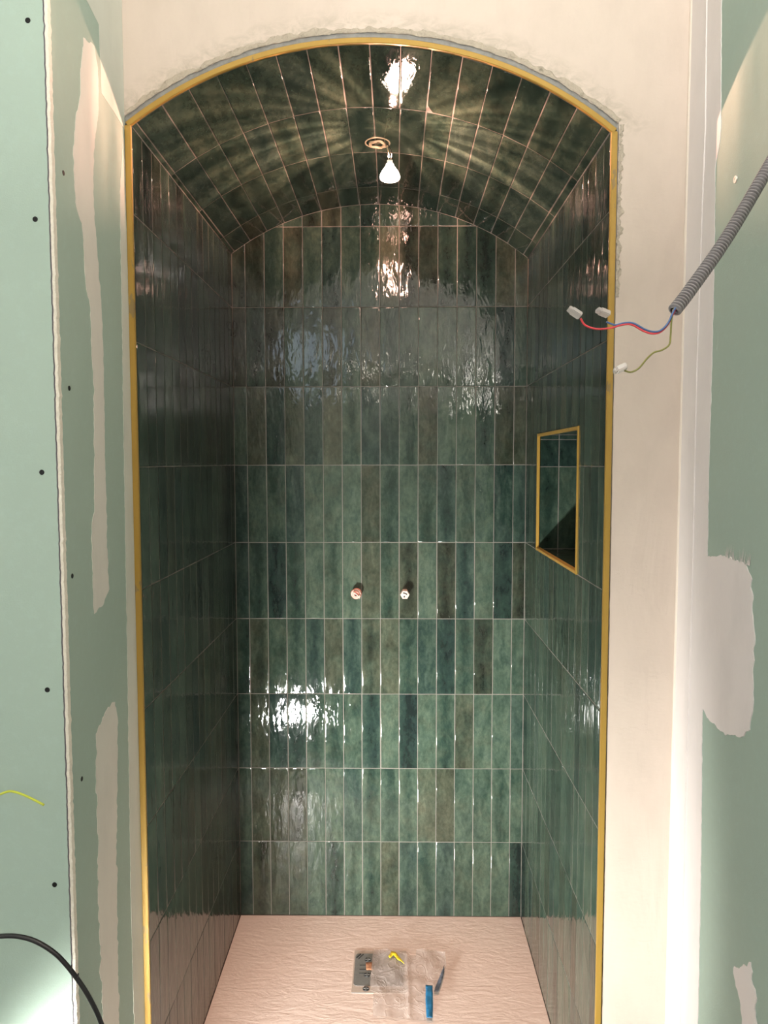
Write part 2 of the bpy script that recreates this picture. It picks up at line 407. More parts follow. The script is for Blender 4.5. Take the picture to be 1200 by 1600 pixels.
# right wall with the niche cut out: lines are split at the niche edge so cut tiles end there
lr = side_lines(.0718)
def split(ls, cuts):
    s = sorted(set(ls) | set(cuts)); return s
ur = split([x for x in lr if abs(x-NY0) > .006 and abs(x-NY1) > .006], (NY0, NY1))
vr = vrows + [sR]
def right_tiles():
    # build as four fields around the opening so tiles away from it stay whole
    fields = []
    inside = [x for x in lr if NY0+.006 < x < NY1-.006]
    return fields
bmtiles = []
vz = [z for z in vrows if z <= NZ0+.02]
def fld(us, vs, seed): return tiled('wall_right_part', us, vs, lambda u, v, h: Vector((W-h, -u, v)), None, seed, base=.48, spread=.2)
below = [z for z in vr if z < NZ0-.012] + [NZ0]
above = [NZ1] + [z for z in vr if z > NZ1+.01]
parts = [fld([x for x in lr if x < NY0-.006] + [NY0], vr, 31), fld([NY1] + [x for x in lr if x > NY1+.006], vr, 32),
         fld([NY0] + [x for x in lr if NY0+.006 < x < NY1-.006] + [NY1], below, 33),
         fld([NY0] + [x for x in lr if NY0+.006 < x < NY1-.006] + [NY1], above, 34)]
bm = bmesh.new()
for o in parts:
    bm.from_mesh(o.data); me = o.data; bpy.data.objects.remove(o); bpy.data.meshes.remove(me)
wr = mesh_obj('wall_right', bm, [M['tile'], M['grout']])
struct(wr, 'right side wall of the shower in glossy green tiles with a recessed shelf')
# niche lining
ND = .150
nf = tiled('niche_far_side', [0, .0615, .123, ND], [NZ0, 1.512, 1.592, NZ1+.0], lambda u, v, h: Vector((W+u, -NY0-h, v)),
           [[('g', 5), ('g', 6), ('g', 5)], [('b', 2), ('b', 3), ('b', 3)], [('b', 3), ('b', 3), ('b', 3)]], 41)
nb = tiled('niche_back', [NY0] + [x for x in lr if NY0+.006 < x < NY1-.006] + [NY1], [NZ0, 1.512, NZ1], lambda u, v, h: Vector((W+ND-h, -u, v)), None, 42, base=.45)
nn = tiled('niche_near_side', [0, .0615, .123, ND], [NZ0, 1.512, NZ1], lambda u, v, h: Vector((W+u, -NY1+h, v)), None, 43, base=.45)
nbt = tiled('niche_bottom', [0, .123, ND], [NY0] + [x for x in lr if NY0+.006 < x < NY1-.006] + [NY1], lambda u, v, h: Vector((W+u, -v, NZ0+h)), None, 44, base=.4)
ntp = tiled('niche_top', [0, .123, ND], [NY0] + [x for x in lr if NY0+.006 < x < NY1-.006] + [NY1], lambda u, v, h: Vector((W+u, -v, NZ1-h)), None, 45, base=.4)
for o in (nf, nb, nn, nbt, ntp): o.parent = wr

# vaulted ceiling
ustart = .012
alen = AR*(aL-aR)
us = [0, ustart]
while us[-1] + PU < alen-.004: us.append(us[-1]+PU)
us.append(alen)
def vault(u, v, h):
    a = aL - u/AR; r = AR - h; return Vector((AX + r*math.cos(a), -v, AZ + r*math.sin(a)))
vt = []
tw = random.Random(3)
for row in range(4):
    vt.append([(tw.choice('gbbg' if row < 3 else 'gbgo'), tw.choice((2, 3, 4, 5) if row > 1 else (4, 5, 6))) for _ in us])
ce = tiled('ceiling', us, [0, .152, .402, .655, L], vault, [vt[3], vt[2], vt[1], vt[0]], 51)
struct(ce, 'shallow barrel-vaulted shower ceiling in glossy green tiles', 'ceiling')

# masonry shell behind the tiles, and grout fillets in the corners
def core(boxes, parent):
    bm = bmesh.new()
    for a, b in boxes: box(bm, a, b)
    return mesh_obj('masonry', bm, M['grout'], parent)
core([((-.012, .0045, 0), (W+.20, .05, 2.6))], wb); core([((-.03, -L, 0), (-.0011, .05, 2.5))], wl); core([((-.03, -L, 2.5), (W+.03, .05, 2.6))], ce)
core([((W+.0011, -L, -.04), (W+.0021, .05, NZ0-.004)), ((W+.0011, -L, NZ1+.004), (W+.0021, .05, 2.5)),
      ((W+.0011, -NY0+.004, NZ0-.004), (W+.0021, .05, NZ1+.004)), ((W+.0011, -L, NZ0-.004), (W+.0021, -NY1-.004, NZ1+.004)),
      ((W+.002, -NY1-.02, NZ0-.02), (W+ND+.02, -NY0+.02, NZ0-.0012)), ((W+.002, -NY1-.02, NZ1+.0012), (W+ND+.02, -NY0+.02, NZ1+.02)),
      ((W+ND+.0012, -NY1-.02, NZ0-.02), (W+ND+.02, -NY0+.02, NZ1+.02)), ((W+.002, -NY1-.02, NZ0-.02), (W+ND+.02, -NY1-.0012, NZ1+.02)), ((W+.002, -NY0+.0012, NZ0-.02), (W+ND+.02, -NY0+.02, NZ1+.02))], wr)
def fillet(name, pts, r, parent):
    bm = bmesh.new(); tube(bm, [Vector(p) for p in pts], r, 8); return mesh_obj(name, bm, M['grout'], parent, True)
FR = .0014
M['joint'] = simple('dark_tray_joint', (.055, .035, .025), .6)
bm = bmesh.new()
box(bm, (-.002, -.0016, -.010), (W+.002, .006, .0012)); mesh_obj('tray_joint', bm, M['joint'], wb)
bm = bmesh.new(); box(bm, (-.006, -L, -.010), (.0014, 0, .0012)); mesh_obj('tray_joint', bm, M['joint'], wl)
bm = bmesh.new(); box(bm, (W-.0014, -L, -.010), (W+.006, 0, .0012)); mesh_obj('tray_joint', bm, M['joint'], wr)
fillet('corner_joint', [(0, 0, 0), (0, 0, sL)], FR, wl); fillet('corner_joint', [(W, 0, 0), (W, 0, sR)], FR, wr)
fillet('spring_joint', [(0, 0, sL), (0, -L, sL)], FR, wl); fillet('spring_joint', [(W, 0, sR), (W, -L, sR)], FR*1.6, wr)
fillet('vault_joint', [(AX+AR*math.cos(aL+(aR-aL)*k/60), 0, AZ+AR*math.sin(aL+(aR-aL)*k/60)) for k in range(61)], FR, ce)
# shower tray
bm = bmesh.new(); nx, ny = 40, 40
box(bm, (0, -L-.02, -.035), (W, 0, -.0008))
tr = mesh_obj('shower_tray', bm, M['tray'])
tag(tr, 'cream textured shower tray filling the floor of the green tiled niche', 'shower tray')
# ------------------------------------------------------------------ opening trim
trim = struct(empty('trim_1', (0, -L, 0)), 'mustard-gold trim edging the arched tiled opening', 'trim')
YF = -L
def strip_box(a, b, bev=.0012, name='trim_strip', parent=trim):
    bm = bmesh.new(); box(bm, a, b, 0, bev); return rebase(mesh_obj(name, bm, M['trim']), parent)
j1 = strip_box((-.0125, YF-.007, -.03), (-.0005, YF+.004, sL+.001)); j1['label'] = 'gold strip on the left jamb'
j2 = strip_box((W+.0005, YF-.007, -.03), (W+.0125, YF+.004, sR+.001)); j2['label'] = 'gold strip on the right jamb, grey tape residue near its top'
def arc_band(name, r0, r1, y0, y1, mat, parent, a0=aL, a1=aR, n=64, wob=None, bev=0):
    bm = bmesh.new(); rings = []
    for k in range(n+1):
        a = a0 + (a1-a0)*k/n; c, s = math.cos(a), math.sin(a); w0 = wob(a, 0) if wob else 0; w1 = wob(a, 1) if wob else 0
        yy = y0 + (wob(a, 2) if wob else 0)
        q = [(r0+w0, yy), (r1+w1, yy), (r1+w1, y1), (r0+w0, y1)]
        if bev: q = [(r0, y0+bev), (r0+bev, y0), (r1-bev, y0), (r1, y0+bev), (r1, y1), (r0, y1)]
        rings.append([bm.verts.new((AX+r*c, y, AZ+r*s)) for r, y in q])
    m = len(rings[0])
    for a, b in zip(rings, rings[1:]):
        for k in range(m): bm.faces.new((a[k], a[(k+1) % m], b[(k+1) % m], b[k]))
    bm.faces.new(rings[0]); bm.faces.new(rings[-1][::-1]); bmesh.ops.recalc_face_normals(bm, faces=bm.faces[:])
    return rebase(mesh_obj(name, bm, mat), parent)
ar = arc_band('trim_strip', AR+.0005, AR+.0115, YF-.007, YF+.004, M['trim'], trim, aL+.006, aR-.006, bev=.0012); ar['label'] = 'curved gold strip over the arch'

# niche trim
tn = struct(empty('trim_2', (W, -.45, 1.43)), 'thin gold trim framing the recessed shelf in the right tiled wall', 'trim')
T = .0085
for a, b in (((W-.0035, -NY1-T*.2, NZ0-T*.4), (W+.008, -NY1+T*.55, NZ1+T*.4)), ((W-.0035, -NY0-T*.55, NZ0-T*.4), (W+.005, -NY0+T*.2, NZ1+T*.4)),
             ((W-.0035, -NY1+T*.55, NZ1-T*.55), (W+.010, -NY0-T*.55, NZ1+T*.35)), ((W-.0035, -NY1+T*.55, NZ0-T*.35), (W+.010, -NY0-T*.55, NZ0+T*.55))):
    strip_box(a, b, .0008, 'trim_strip', tn)

# ------------------------------------------------------------------ front plaster wall with the arch
ZT = 2.95; XL, XR = -.013, 1.098
bm = bmesh.new(); yF, yB = YF-.004, YF+.10
RO = AR + .0225
def edge_r(x):
    return RO + .0035*noise.noise(Vector((x*22, 3, 1))) + .0022*noise.noise(Vector((x*90, 5, 2)))
n = 260; xs = [XL + (XR-XL)*i/n for i in range(n+1)]
def ragx(z): return W + .0150 + .0012*noise.noise(Vector((z*40, 8, 1))) + (.0035*max(0, noise.noise(Vector((z*18, 2, 2)))) if z > 1.85 else 0)
prev = None
xj = ragx(sR)
ztop_j = None
col = []
for x in xs:
    if x < W + .013:
        z = arcz(x, edge_r(x))
        z = max(z, sL-.0 if x < AX else sR+.0) 
    else: z = None
    col.append(z)
zjam = [z for z in col if z is not None][-1]
for i, x in enumerate(xs):
    z = col[i] if col[i] is not None else zjam
    a = (bm.verts.new((x, yF, z)), bm.verts.new((x, yF, ZT)), bm.verts.new((x, yB, z)), bm.verts.new((x, yB, ZT)))
    if prev:
        bm.faces.new((prev[0], a[0], a[1], prev[1])); bm.faces.new((prev[2], prev[3], a[3], a[2])); bm.faces.new((prev[0], prev[2], a[2], a[0]))
    prev = a
m = 300; pv = None
for k in range(m+1):
    z = -.03 + (zjam+.03)*k/m; x = ragx(z)
    a = (bm.verts.new((x, yF, z)), bm.verts.new((XR, yF, z)), bm.verts.new((x, yF+.012, z)))
    if pv: bm.faces.new((pv[0], pv[1], a[1], a[0])); bm.faces.new((pv[0], a[0], a[2], pv[2]))
    pv = a
bmesh.ops.recalc_face_normals(bm, faces=bm.faces[:])
wf = mesh_obj('wall_front', bm, M['plaster']); struct(wf, 'cream plastered wall around the arched shower opening')
bm = bmesh.new(); tube(bm, [Vector((XR-.0015+.0006*noise.noise(Vector((k*.3, 1, 1))), yF-.0015, -.03+(ZT+.03)*k/120)) for k in range(121)], .0048, 12)
mesh_obj('corner_bead_highlight', bm, M['bead'], wf, True)  # bright corner line put into the colour of this bead
# strip of jamb behind the plaster edge
bm = bmesh.new(); box(bm, (W+.012, YF-.001, -.03), (XR, YF+.10, sR+.02)); rebase(mesh_obj('jamb_core', bm, M['backer']), wf).matrix_parent_inverse = Matrix()
def wob(a, k):
    return (.0, .0018*noise.noise(Vector((a*60, 1, 1))), .0008*noise.noise(Vector((a*90, 1, 4))))[k]
pb = arc_band('arch_profile', AR+.0115, AR+.034, YF-.0012, YF+.05, M['backer'], wf, aL+.03, aR-.03, 160, wob); pb.matrix_parent_inverse = Matrix()
pb['label'] = 'bare grey edge profile above the gold arch strip'
# ragged plaster bead following the arch
def bead(name, mapc, count, rmin, rmax, seed, off):
    bm = bmesh.new(); rings = []
    for k in range(count+1):
        t = k/count; c, nrm = mapc(t)
        wdt = off[1]*(.45+.85*abs(noise.noise(Vector((t*14, seed, 0)))) + .35*noise.noise(Vector((t*60, seed, 1)))); hgt = rmin+(rmax-rmin)*max(0, .5+noise.noise(Vector((t*26, seed, 3)))+.5*noise.noise(Vector((t*110, seed, 5))))
        s0 = off[0] + .003*noise.noise(Vector((t*40, seed, 7))) + .0015*noise.noise(Vector((t*170, seed, 7)))
        rr = []
        for q in range(7):
            f = q/6; h = hgt*math.sin(math.pi*min(1, (f*.9+.06)))**.8*(1-.5*f)
            p = c + nrm*(s0 + wdt*f) + Vector((0, -h, 0)); rr.append(bm.verts.new(p))
        rings.append(rr)
    for a, b in zip(rings, rings[1:]):
        for q in range(6): bm.faces.new((a[q], a[q+1], b[q+1], b[q]))
    bmesh.ops.recalc_face_normals(bm, faces=bm.faces[:])
    for f in bm.faces:
        if f.normal.y > 0: f.normal_flip()
    o = mesh_obj(name, bm, M['dirty'], wf, True); return o
def m_arc(t):
    a = (aL-.01) + (aR+.0-aL+.01)*t; nv = Vector((math.cos(a), 0, math.sin(a))); return Vector((AX, YF-.0042, AZ)) + nv*AR, nv
b1 = bead('plaster_ridge', m_arc, 420, .0004, .0028, 3.1, (.0215, .017)); b1['label'] = 'rough dirty plaster ridge along the arch'
def m_j(t): return Vector((W, YF-.0042, sR+.012 - .33*t)), Vector((1, 0, .1*(1-t)))
b2 = bead('plaster_ridge', m_j, 200, .0004, .0028, 8.4, (.0155, .012))

# ------------------------------------------------------------------ outer return walls and boards
YB = -1.257     # face of the board that looks into the room
bm = bmesh.new(); box(bm, (XL-.013, -1.243, -.03), (XL, YF+.02, ZT)); wrl = mesh_obj('wall_return_left', bm, M['board'])
struct(wrl, 'green plasterboard reveal on the left, with strips of filler')
bm = bmesh.new(); box(bm, (-2.0, -1.2445, -.03), (XL-.014, -1.230, ZT)); wfc = mesh_obj('wall_facing_left', bm, M['board'])
struct(wfc, 'pale green plasterboard at the far left facing the room')
# its front sheet with ragged cut edge: green paper face, gypsum core, torn paper
bm = bmesh.new(); n = 520; pv = None
for k in range(n+1):
    z = -.03 + (ZT+.03)*k/n
    e = XL - .0005 + .0011*noise.noise(Vector((z*70, 1, 3))) + .0008*noise.noise(Vector((z*240, 1, 5)))
    e2 = e + .0016 + .0012*noise.noise(Vector((z*110, 9, 5)))
    a = [bm.verts.new(p) for p in ((-2.0, YB, z), (e-.0030, YB, z), (e-.0012, YB+.0012, z), (e2+.0012, YB+.0030, z), (e2+.0014, -1.2435, z), (XL-.02, -1.2435, z))]
    if pv:
        for q, mi in ((0, 0), (1, 2), (2, 1), (3, 1), (4, 1)):
            f = bm.faces.new((pv[q], pv[q+1], a[q+1], a[q])); f.material_index = mi
    pv = a
bmesh.ops.recalc_face_normals(bm, faces=bm.faces[:])
sh = mesh_obj('board_sheet', bm, [M['board'], M['core'], M['torn']], wfc)
bm = bmesh.new()
box(bm, (XR, -1.62, -.03), (XR+.013, YF+.12, ZT))
wrr = mesh_obj('wall_return_right', bm, M['board'])
struct(wrr, 'green plasterboard wall on the right with white filler patches')

A = [(-1.113, 2.252), (-1.068, 2.263), (-1.052, 2.24), (-1.052, 2.163), (-1.066, 2.123), (-1.081, 2.073), (-1.088, 2.004), (-1.083, 1.95), (-1.075, 1.896), (-1.063, 1.808), (-1.06, 1.717), (-1.061, 1.623), (-1.065, 1.553), (-1.063, 1.447), (-1.065, 1.376), (-1.061, 1.291), (-1.093, 1.267), (-1.135, 1.258), (-1.135, 1.349), (-1.133, 1.417), (-1.12, 1.439), (-1.113, 1.552), (-1.108, 1.665), (-1.114, 1.709), (-1.113, 1.798), (-1.133, 1.838), (-1.135, 1.88), (-1.142, 1.932), (-1.159, 1.948), (-1.167, 1.987), (-1.168, 2.043), (-1.154, 2.106), (-1.134, 2.141), (-1.128, 2.192)]
B = [(-1.043, 1.072), (-1.035, 1.038), (-1.046, 0.879), (-1.059, 0.784), (-1.062, 0.633), (-1.067, 0.417), (-1.146, 0.40), (-1.145, 0.626), (-1.149, 0.749), (-1.141, 0.863), (-1.142, 0.982), (-1.138, 1.041), (-1.091, 1.07)]
Cc = [(-1.121, 2.60), (-1.121, 2.331), (-1.041, 2.315), (-1.038, 2.236), (-1.037, 2.197), (-0.975, 2.191), (-0.9195, 2.182), (-.9195, 2.60)]
D = [(-0.925, 2.183), (-0.9195, 1.81), (-0.9195, 1.426), (-0.9195, 0.897), (-0.9195, 0.316), (-0.985, 0.352), (-0.987, 0.652), (-0.976, 1.044), (-0.968, 1.429), (-0.96, 1.804), (-0.954, 2.05)]
E1 = [(-0.984, 2.6), (-1.001, 2.143), (-0.997, 2.029), (-0.99, 1.674), (-0.995, 1.368), (-0.993, 1.054), (-0.99, 0.859), (-0.993, 0.664), (-0.995, 0.2), (-0.9195, 0.2), (-.9195, 1.3), (-.9195, 2.6)]
E2 = [(-1.052, 2.6), (-1.052, 2.362), (-1.066, 2.115), (-1.06, 2.085), (-1.046, 2.057), (-1.053, 1.897), (-1.055, 1.668), (-1.054, 1.505), (-1.059, 1.352), (-1.056, 1.038), (-1.063, 0.881), (-1.069, 0.709), (-1.078, 0.2), (-0.98, 0.2), (-.98, 2.6)]
F_ = [(-1.061, 1.352), (-1.123, 1.362), (-1.185, 1.359), (-1.215, 1.356), (-1.232, 1.337), (-1.239, 1.292), (-1.249, 1.242), (-1.246, 1.189), (-1.252, 1.138), (-1.242, 1.092), (-1.211, 1.068), (-1.156, 1.052), (-1.103, 1.054), (-1.054, 1.064), (-1.029, 1.078), (-1.016, 1.186), (-1.023, 1.274), (-1.037, 1.331)]
G_ = [(-1.214, 0.674), (-1.241, 0.688), (-1.271, 0.718), (-1.275, 0.692), (-1.286, 0.684), (-1.29, 0.66), (-1.307, 0.60), (-1.259, 0.56), (-1.241, 0.623), (-1.225, 0.645), (-1.212, 0.659)]
tl3 = lambda y, z: (XL, y, z); tr3 = lambda y, z: (XR, y, z)
for nm, pl, t, amp, mt, sd, lb in (('filler_strip', A, .0008, .004, 'seam', 1, 'long upper filler strip'), ('filler_strip', B, .0008, .007, 'seam', 2, 'lower filler strip'),
        ('filler_coat', Cc, .0005, .0, 'patchg', 3, 'grey filler coat in the top corner'), ('filler_coat', D, .0006, .003, 'patchg', 4, 'thin filler coat beside the opening')):
    o = slab(nm, rough_outline(pl, amp, sd), tl3, (1, 0, 0), t, M[mt], wrl); o['label'] = lb
for nm, pl, t, amp, mt, sd, lb in (('filler_band', E1, .0034, .0010, 'patchw', 5, 'thick corner filler band'), ('filler_band', E2, .0012, .002, 'patchw', 6, 'thin filler band beside the corner'),
        ('filler_patch', F_, .0018, .005, 'patchw', 7, 'rounded white filler patch'), ('filler_patch', G_, .0016, .006, 'patchw', 8, 'small ragged filler patch low down')):
    o = slab(nm, rough_outline(pl, amp, sd), tr3, (-1, 0, 0), t, M[mt], wrr); o['label'] = lb
# rough flicks of filler above the rounded patch
bm = bmesh.new(); r = random.Random(5)
for k in range(34):
    y = -1.135 - r.random()*.09; z0 = 1.358; h = .006+.028*r.random()*(1-abs((y+1.175)/.06)*.5); d = r.uniform(-.008, .008)
    v = [bm.verts.new((XR-.0012, y, z0)), bm.verts.new((XR-.0012, y-.0022, z0)), bm.verts.new((XR-.0006, y+d, z0+h))]; bm.faces.new(v)
mesh_obj('filler_flicks', bm, M['patchw'], wrr)

# ------------------------------------------------------------------ rest of the room (behind the camera, seen in reflections)
YR = -3.5
def plain(name, a, b, mat, lb, cat='wall'):
    bm = bmesh.new(); box(bm, a, b); return struct(mesh_obj(name, bm, M[mat]), lb, cat)
plain('floor', (-2, YR, -.05), (XR, -L-.02, -.03), 'roomf', 'bare screed floor of the room in front of the shower', 'floor')
bm = bmesh.new(); box(bm, (-2, YR, ZT), (XR, YF+.1, ZT+.03)); struct(mesh_obj('ceiling_room', bm, M['roomw']), 'white ceiling of the room', 'ceiling')
plain('wall_room_right', (XR, YR, -.03), (XR+.013, -1.62, ZT), 'roomw', 'unseen room wall on the right, white to bounce light')  # unseen stretch made white for extra bounce onto the left reveal
# far wall with a high window
wx0, wx1, wz0, wz1 = -.72, .03, 2.12, 2.62
bm = bmesh.new()
for a, b in (((-2, YR-.1, -.03), (XR+.2, YR, wz0)), ((-2, YR-.1, wz1), (XR+.2, YR, ZT)), ((-2, YR-.1, wz0), (wx0, YR, wz1)), ((wx1, YR-.1, wz0), (XR+.2, YR, wz1))): box(bm, a, b)
struct(mesh_obj('wall_behind', bm, M['roomw']), 'white wall of the room opposite the shower')
bm = bmesh.new()
box(bm, (wx0, YR-.06, wz0), (wx0+.03, YR-.02, wz1)); box(bm, (wx1-.03, YR-.06, wz0), (wx1, YR-.02, wz1)); box(bm, (wx0, YR-.06, wz0), (wx1, YR-.02, wz0+.03)); box(bm, (wx0, YR-.06, wz1-.03), (wx1, YR-.02, wz1))
struct(mesh_obj('window_1', bm, M['roomw']), 'high window in the wall opposite the shower', 'window')
# left room wall with an added, unseen window opening for the fill light
bm = bmesh.new()
for a, b in (((-2.03, YR, -.03), (-2, -1.24, .75)), ((-2.03, YR, 2.35), (-2, -1.24, ZT)), ((-2.03, YR, .75), (-2, -3.3, 2.35)), ((-2.03, -2.7, .75), (-2, -1.24, 2.35))): box(bm, a, b)
struct(mesh_obj('wall_room_left', bm, M['roomw']), 'white room wall with an added window opening')

# ------------------------------------------------------------------ screws
def screw(name, loc, nrm, rad, mat, label, cat='screw', group=None, lift=.0004):
    bm = bmesh.new(); lathe(bm, [(0, lift), (rad*.35, lift), (rad*.5, lift*1.6), (rad*.92, lift*1.6), (rad, lift*.6), (rad, -.003)], (0, 0, 0), nrm, 20)
    o = mesh_obj(name, bm, mat, None, False); o.location = loc; return tag(o, label, cat, group)
gl = 'drywall screws in the green boards left of the opening'
names = ('topmost', 'second from the top', 'middle', 'second from the bottom', 'lowest')
for (x, z), nm in zip([(-0.038, 2.201), (-0.036, 1.904), (-0.038, 1.511), (-0.040, 1.159), (-0.038, 0.832)], names):
    screw('drywall_screw', (x-.002, YB, z), (0, -1, 0), .0042, M['screw'], f'black screw in the far-left board that faces the room, {nm} of five', group=gl)
names = ('topmost', 'second from the top', 'third from the top', 'lowest')
for (y, z), nm in zip([(-1.208, 1.992), (-1.209, 1.648), (-1.218, 1.339), (-1.203, 0.988)], names):
    screw('drywall_screw', (XL, y, z), (1, 0, 0), .0042, M['screw'], f'black screw in the left reveal board by the filler, {nm} of four', group=gl)
screw('pale_screw', (XR, -1.131, 2.003), (-1, 0, 0), .0065, M['zinc'], 'pale screw head in the right green plasterboard above the conduit', 'screw', lift=.0012)

# ------------------------------------------------------------------ pipe stubs in the back wall
def stub(x, z, label, lcap, mcap, wrap):
    root = tag(empty('pipe_stub', (x, 0, z)), label, 'pipe stub', 'capped water outlets on the back wall')
    bm = bmesh.new(); lathe(bm, [(.0135, .004), (.0135, -.018), (.0150, -.018), (.0150, -.030), (.011, -.030), (0, -.030)], (x, 0, z), (0, 1, 0), 6 if not wrap else 28)
    rebase(mesh_obj('socket', bm, M['capw']), root)
    bm = bmesh.new()
    if wrap:
        pts = [Vector((x + (.0148+.001*math.sin(k*.9))*math.cos(k*.42), -.012-.0006*k*.55+.004*math.sin(k*.42+.8), z + .0148*math.sin(k*.42))) for k in range(46)]
        tube(bm, pts, .0019, 8); rebase(mesh_obj('thread_wrap', bm, M['capr'], None, True), root)
        bm = bmesh.new(); lathe(bm, [(.0118, -.028), (.0118, -.036), (.0095, -.038), (.004, -.038), (.003, -.034), (0, -.034)], (x-.001, 0, z-.001), (0, 1, 0), 24)
        rebase(mesh_obj('plug', bm, M['capr'], None, False), root)
        bm = bmesh.new(); lathe(bm, [(.0028, -.0375), (.0028, -.0392), (0, -.0392)], (x, 0, z-.003), (0, 1, 0), 12)
        rebase(mesh_obj('plug_hole', bm, M['dark']), root)
        bm = bmesh.new(); tube(bm, catmull([(x-.011, -.039, z+.009), (x-.002, -.0415, z+.004), (x+.007, -.0415, z-.004), (x+.012, -.038, z-.012)]), .0018, 8)
        rebase(mesh_obj('tape_end', bm, M['capw'], None, True), root)
    else:
        bm = bmesh.new(); lathe(bm, [(.0152, -.028), (.0152, -.040), (.0140, -.042), (0, -.042)], (x, 0, z), (0, 1, 0), 6)
        rebase(mesh_obj('plug', bm, M['capw']), root)
        bm = bmesh.new(); tube(bm, catmull([(x-.006, -.0425, z+.006), (x, -.0425, z+.005), (x+.007, -.0425, z+.001)]), .0017, 8); rebase(mesh_obj('slot', bm, M['dark']), root)
        bm = bmesh.new(); lathe(bm, [(.0026, -.0415), (.0026, -.0428), (0, -.0428)], (x-.002, 0, z-.006), (0, 1, 0), 12); rebase(mesh_obj('plug_hole', bm, M['dark']), root)
stub(.3955, 1.100, 'pink taped water pipe stub on the back wall, left of the two', .03, None, True)
stub(.5535, 1.100, 'whitish plugged water pipe stub on the back wall, right of the two', .03, None, False)

# ------------------------------------------------------------------ drain, film and tape on the tray
dr = tag(empty('shower_drain', (.473, -.275, 0)), 'square steel drain in the shower tray, partly covered by clear film', 'drain')
def rrect(x0, y0, x1, y1, r, n=6):
    out = []
    for cx, cy, a in ((x1-r, y1-r, 0), (x0+r, y1-r, 90), (x0+r, y0+r, 180), (x1-r, y0+r, 270)):
        for k in range(n+1): t = math.radians(a+90*k/n); out.append((cx+r*math.cos(t), cy+r*math.sin(t)))
    return out
fl3 = lambda z: (lambda x, y: (x, y, z))
o = slab('frame', rrect(.395, -.372, .557, -.183, .002), fl3(-.0006), (0, 0, 1), .0014, simple('tray_frame_cream', (.46, .40, .34), .4, var=.1, vs=60)); rebase(o, dr)
o = slab('cover_plate', rrect(.399, -.344, .549, -.199, .012), fl3(.0002), (0, 0, 1), .0016, M['steel']); rebase(o, dr)
for (x, y) in ((.438, -.229), (.438, -.298), (.437, -.356)):
    bm = bmesh.new(); z = .0008 if y < -.35 else .0018
    lathe(bm, [(0, .0022), (.0088, .0020), (.0098, .0006), (.0098, 0)], (x, y, z), (0, 0, 1), 24); s1 = rebase(mesh_obj('screw', bm, M['slot']), dr)
    bm = bmesh.new(); box(bm, (x-.0075, y-.0014, z+.002), (x+.0075, y+.0014, z+.0028)); box(bm, (x-.0014, y-.0075, z+.002), (x+.0014, y+.0075, z+.0027))
    c = mesh_obj('cross_slot', bm, M['steel']); c.parent = s1; c.matrix_parent_inverse = Matrix.Translation(Vector((0, 0, 0)))
for (x0, x1, y) in ((.414, .436, -.2545), (.414, .452, -.2735), (.414, .450, -.2905)):
    bm = bmesh.new(); box(bm, (x0, y-.0013, .0015), (x1, y+.0013, .0024)); rebase(mesh_obj('slot', bm, M['slot']), dr)
bm = bmesh.new(); tube(bm, catmull([(.402, -.222, .0024), (.409, -.212, .0026), (.415, -.203, .0024)]), .0018, 6); tube(bm, catmull([(.409, -.226, .0024), (.416, -.214, .0026), (.423, -.204, .0024)]), .0012, 6)
rebase(mesh_obj('pen_mark', bm, M['slot']), dr)
def crumple(name, outline, zf, mat, label, cat, sub=.010, thick=0):
    "sheet lying on the tray, its height following zf(x, y)"
    bm = bmesh.new(); vs = [bm.verts.new((x, y, 0)) for x, y in outline]; f = bm.faces.new(vs); bmesh.ops.triangulate(bm, faces=[f])
    for _ in range(3):
        bmesh.ops.subdivide_edges(bm, edges=[e for e in bm.edges if e.calc_length() > sub], cuts=1); bmesh.ops.triangulate(bm, faces=[f for f in bm.faces if len(f.verts) > 3])
    for _ in range(2): bmesh.ops.subdivide_edges(bm, edges=[e for e in bm.edges if e.calc_length() > sub], cuts=1); bmesh.ops.triangulate(bm, faces=[f for f in bm.faces if len(f.verts) > 3])
    for v in bm.verts: v.co.z = zf(v.co.x, v.co.y)
    bmesh.ops.recalc_face_normals(bm, faces=bm.faces[:])
    for f in bm.faces:
        if f.normal.z < 0: f.normal_flip()
    if thick: bmesh.ops.solidify(bm, geom=bm.faces[:], thickness=thick)
    o = mesh_obj(name, bm, mat, None, True); return tag(o, label, cat)
nz = lambda x, y, s, a, q: a*(noise.noise(Vector((x*s, y*s*.6, q))) + .5*noise.noise(Vector((x*s*2.3, y*s*1.4, q+5))))
film = [(0.454, -0.184), (0.47, -.181), (0.495, -0.18), (0.514, -0.196), (0.551, -0.202), (.560, -.206), (0.570, -0.212), (0.586, -0.211), (0.587, -0.181), (0.642, -0.182), (0.678, -0.194), (0.676, -0.262), (0.660, -0.300), (0.642, -0.345), (0.633, -0.382), (.628, -.43), (0.622, -0.484), (.59, -.484), (0.544, -0.479), (0.505, -0.477), (0.46, -0.468), (.459, -.42), (0.459, -0.378), (0.449, -0.376), (.4485, -.34), (0.449, -0.308), (.452, -.24)]
crumple('protective_film', rough_outline(film, .0015, 4, .008), lambda x, y: max(.0032, .0065 + nz(x, y, 16, .0045, 2) + .004*math.exp(-((x-.560)/.006)**2)), M['film'], 'crumpled clear plastic film taped over the shower drain', 'plastic film')
crumple('brown_tape', [(.432, -.243), (.4515, -.240), (.455, -.277), (.435, -.276)], lambda x, y: .0028+nz(x, y, 50, .0004, 1), M['brown'], 'small piece of brown tape stuck on the steel drain', 'tape', thick=.0003)
